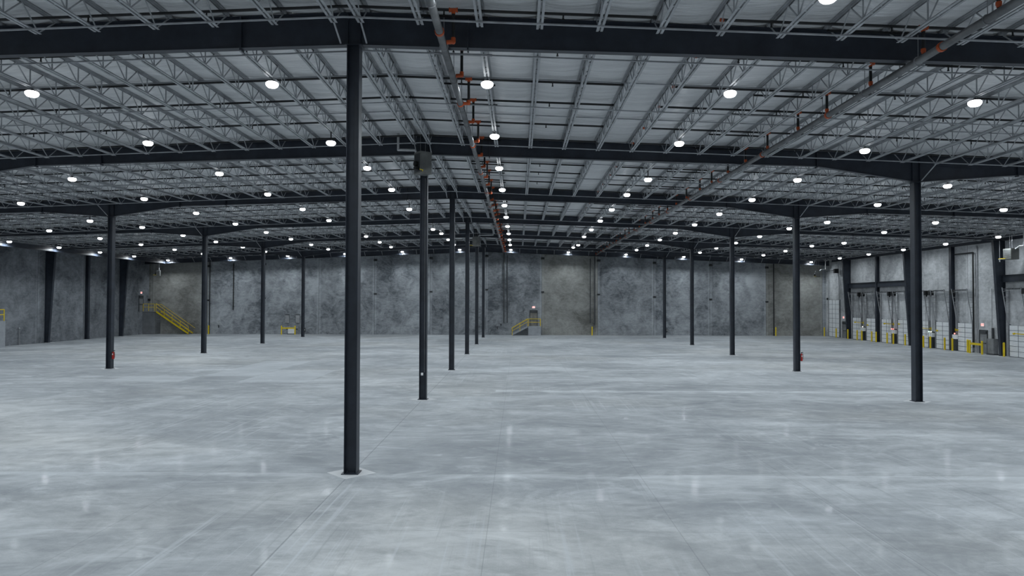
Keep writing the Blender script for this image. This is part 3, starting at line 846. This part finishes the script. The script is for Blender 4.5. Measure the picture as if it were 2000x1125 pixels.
heater(.02, S-.66, 11.06, a, inv(a, [(-.3, .02, 1.0), (-.38, .02, 1.2), (-1.22, .02, 1.22), (-1.22, .02, 2.02)]), 'grey unit heater with bent flue at top of second middle column', louvers=False)
a = math.radians(-40)
heater(-.05, 4*S-.68, 11.06, a, inv(a, [(.25, .02, 1.0), (.3, .02, 1.25), (1.9, .02, 1.28), (1.9, .02, 2.0)]), 'grey unit heater with bent flue at top of fifth middle column', louvers=False)
a = math.radians(-20)
heater(46.75, 76.9, 8.4, a, inv(a, [(.2, 0, .8), (.45, 0, 1.05), (1.1, 0, 1.1), (1.1, 0, 2.6)]), 'louvred unit heater hanging in the dock corner above drive-in door', sz=.85)
a = math.radians(-90)
t = heater(47.3, 40.0, 8.6, a, inv(a, [(0, -.3, .8), (.1, -.9, 1.1), (.1, -1.4, 1.1), (.1, -1.4, 2.3)]), 'louvred unit heater on dock wall at the picture edge', sx=.95, sy=.7, sz=.95)
b = MB(); b.tube((0, 0, 0), (0, 0, 1.75), .022, 8); b.tube((0, -.75, .1), (0, 0, .1), .022, 8); b.tube((0, -.1, .1), (0, .1, .1), .05, 8); b.tube((0, 0, -.12), (0, 0, .06), .045, 8)
tag(b.build('gas_line', M['galv'], None, (47.3, 41.4, 8.6)), 'thin gas pipe with valve hanging beside the louvred heater, dock wall', 'pipe')
a = math.radians(15)
heater(-46.5, 77.3, 8.35, a, inv(a, [(.1, 0, .8), (.1, 0, 2.4)]), 'small unit heater hanging in the corner above the high landing', sx=.5, sy=.5, sz=.8)

# ------------------------------------------------------------------ small things on columns and walls
def extinguisher(x, y, z, sg, label, m='red'):
    t = thing('fire_extinguisher', label, 'fire extinguisher', (x, y, z), 0, 'fire extinguishers')
    MB().lathe((0, 0, 0), [(.06, 0), (.085, .02), (.085, .42), (.06, .5), (.03, .53)], 14).build('cylinder', M[m], t)
    MB().tube((0, 0, .53), (0, 0, .6), .025, 8).box(-.02, .12*sg if sg > 0 else .02, -.015, .015, .58, .63).build('valve', M['dgrey'], t)
    MB().path([(0, 0, .58), (.11*sg, -.02, .5), (.12*sg, -.02, .12)], .012, 6).build('hose', M['black'], t)
    MB().box(*sorted((-sg*.07, -sg*.1)), -.06, .06, .1, .5).build('bracket', M['dgrey'], t)
    MB().box(*sorted((-sg*.02, sg*.03)), -.1, -.09, .3, .4).build('tag', M['paper'], t)
extinguisher(-D+.178+.115, 2*S-.08, .68, 1, 'red fire extinguisher on the first visible column toward the blank wall')
extinguisher(D+.178+.115, 2*S-.08, .72, 1, 'red fire extinguisher on the second visible column toward the dock doors')
extinguisher(D+.178+.115, 5*S-.08, .72, 1, 'dark fire extinguisher on the last column toward the dock doors', 'dgrey')
extinguisher(-D+.178+.115, 5*S-.08, .6, 1, 'dark fire extinguisher on the last column toward the blank wall', 'dgrey')
tag(MB().box(-.055, .055, -.205, -.18, 1.2, 1.33).build('outlet_cover', M['paper'], None, (-.03, S, 0)), 'small white cover plate low on the second middle column', 'cover plate')
b = MB().tube((.06, S-.02, 1.33), (.06, S-.02, 11.0), .012, 6); tag(b.build('conduit_pipe', M['galv']), 'thin bright conduit running up the second middle column', 'pipe')
def valve(x, z, label):
    t = thing('hose_valve', label, 'valve', (x, YB-.01, z), 0, 'wall valves')
    MB().tube((0, 0, 0), (0, -.25, 0), .05, 10).build('stub', M['galv'], t)
    MB().ball((0, -.28, 0), .10, 10).tube((0, -.28, 0), (0, -.28, -.3), .06, 10).build('body', M['dgrey'], t)
    MB().tube((-.12, -.33, .2), (.12, -.33, .2), .03, 8).tube((0, -.3, .08), (0, -.32, .2), .02, 8).build('handwheel', M['galv'], t)
valve(1.69, 1.15, 'dark hose valve on back wall between ridge risers and last column')
valve(2.2, 1.55, 'small valve on back wall beside the ridge riser pipes')
valve(15.75, 1.7, 'small valve on back wall above the middle bollard')
valve(-38.9, 1.2, 'small hose valve on back wall beside the lone bollard')
t = thing('pump_box', 'white valve box behind the yellow guard rail on back wall', 'box', (-28.25, YB-.01, 0))
MB().box(-.45, .45, -.5, 0, .1, .95).build('body', M['white'], t); MB().box(-.5, .5, -.52, 0, 0, .1).build('plinth', M['dgrey'], t)
MB().tube((-.75, -.2, .75), (.85, -.2, .75), .08, 10).build('pipe', M['dgrey'], t)
for x, z, lb in ((-28.95, 2.2, 'grey electrical panel above the guard rail, toward the stair'), (-27.4, 2.2, 'grey electrical panel above the guard rail, toward the ridge')):
    t = thing('breaker_box', lb, 'breaker box', (x, YB-.005, z)); MB().box(-.3, .3, -.14, 0, -.6, .6).build('body', M['grey'], t)
    MB().box(-.26, .26, -.155, -.14, -.55, .55).build('cover', M['galv'], t); MB().box(-.3, .3, -.18, 0, .6, .68).build('hood', M['dgrey'], t)
for sg, x, y, z, lb in ((1, XW-.06, 79.3, 5.35, 'small dark speaker box in the dock corner beside drive-in door'), (-1, -XW+.2, 79.85, 4.95, 'small dark box in the corner over the high landing')):
    t = thing('alarm_box', lb, 'alarm'); MB().box(x-.14, x+.05, y-.15, y+.15, z-.15, z+.15).build('body', M['black'], t); MB().tube((x-.14, y, z), (x-.2, y, z), .09, 10).build('horn', M['dgrey'], t)
t = thing('wall_pipe_stand', 'short thin pipe stub with cap standing at blank side wall', 'pipe', (-XW+.12, 54.0, 0))
MB().tube((0, 0, 0), (0, 0, 1.75), .04, 8).build('pipe', M['grey'], t); MB().ball((0, 0, 1.8), .1, 10).build('cap', M['galv'], t)
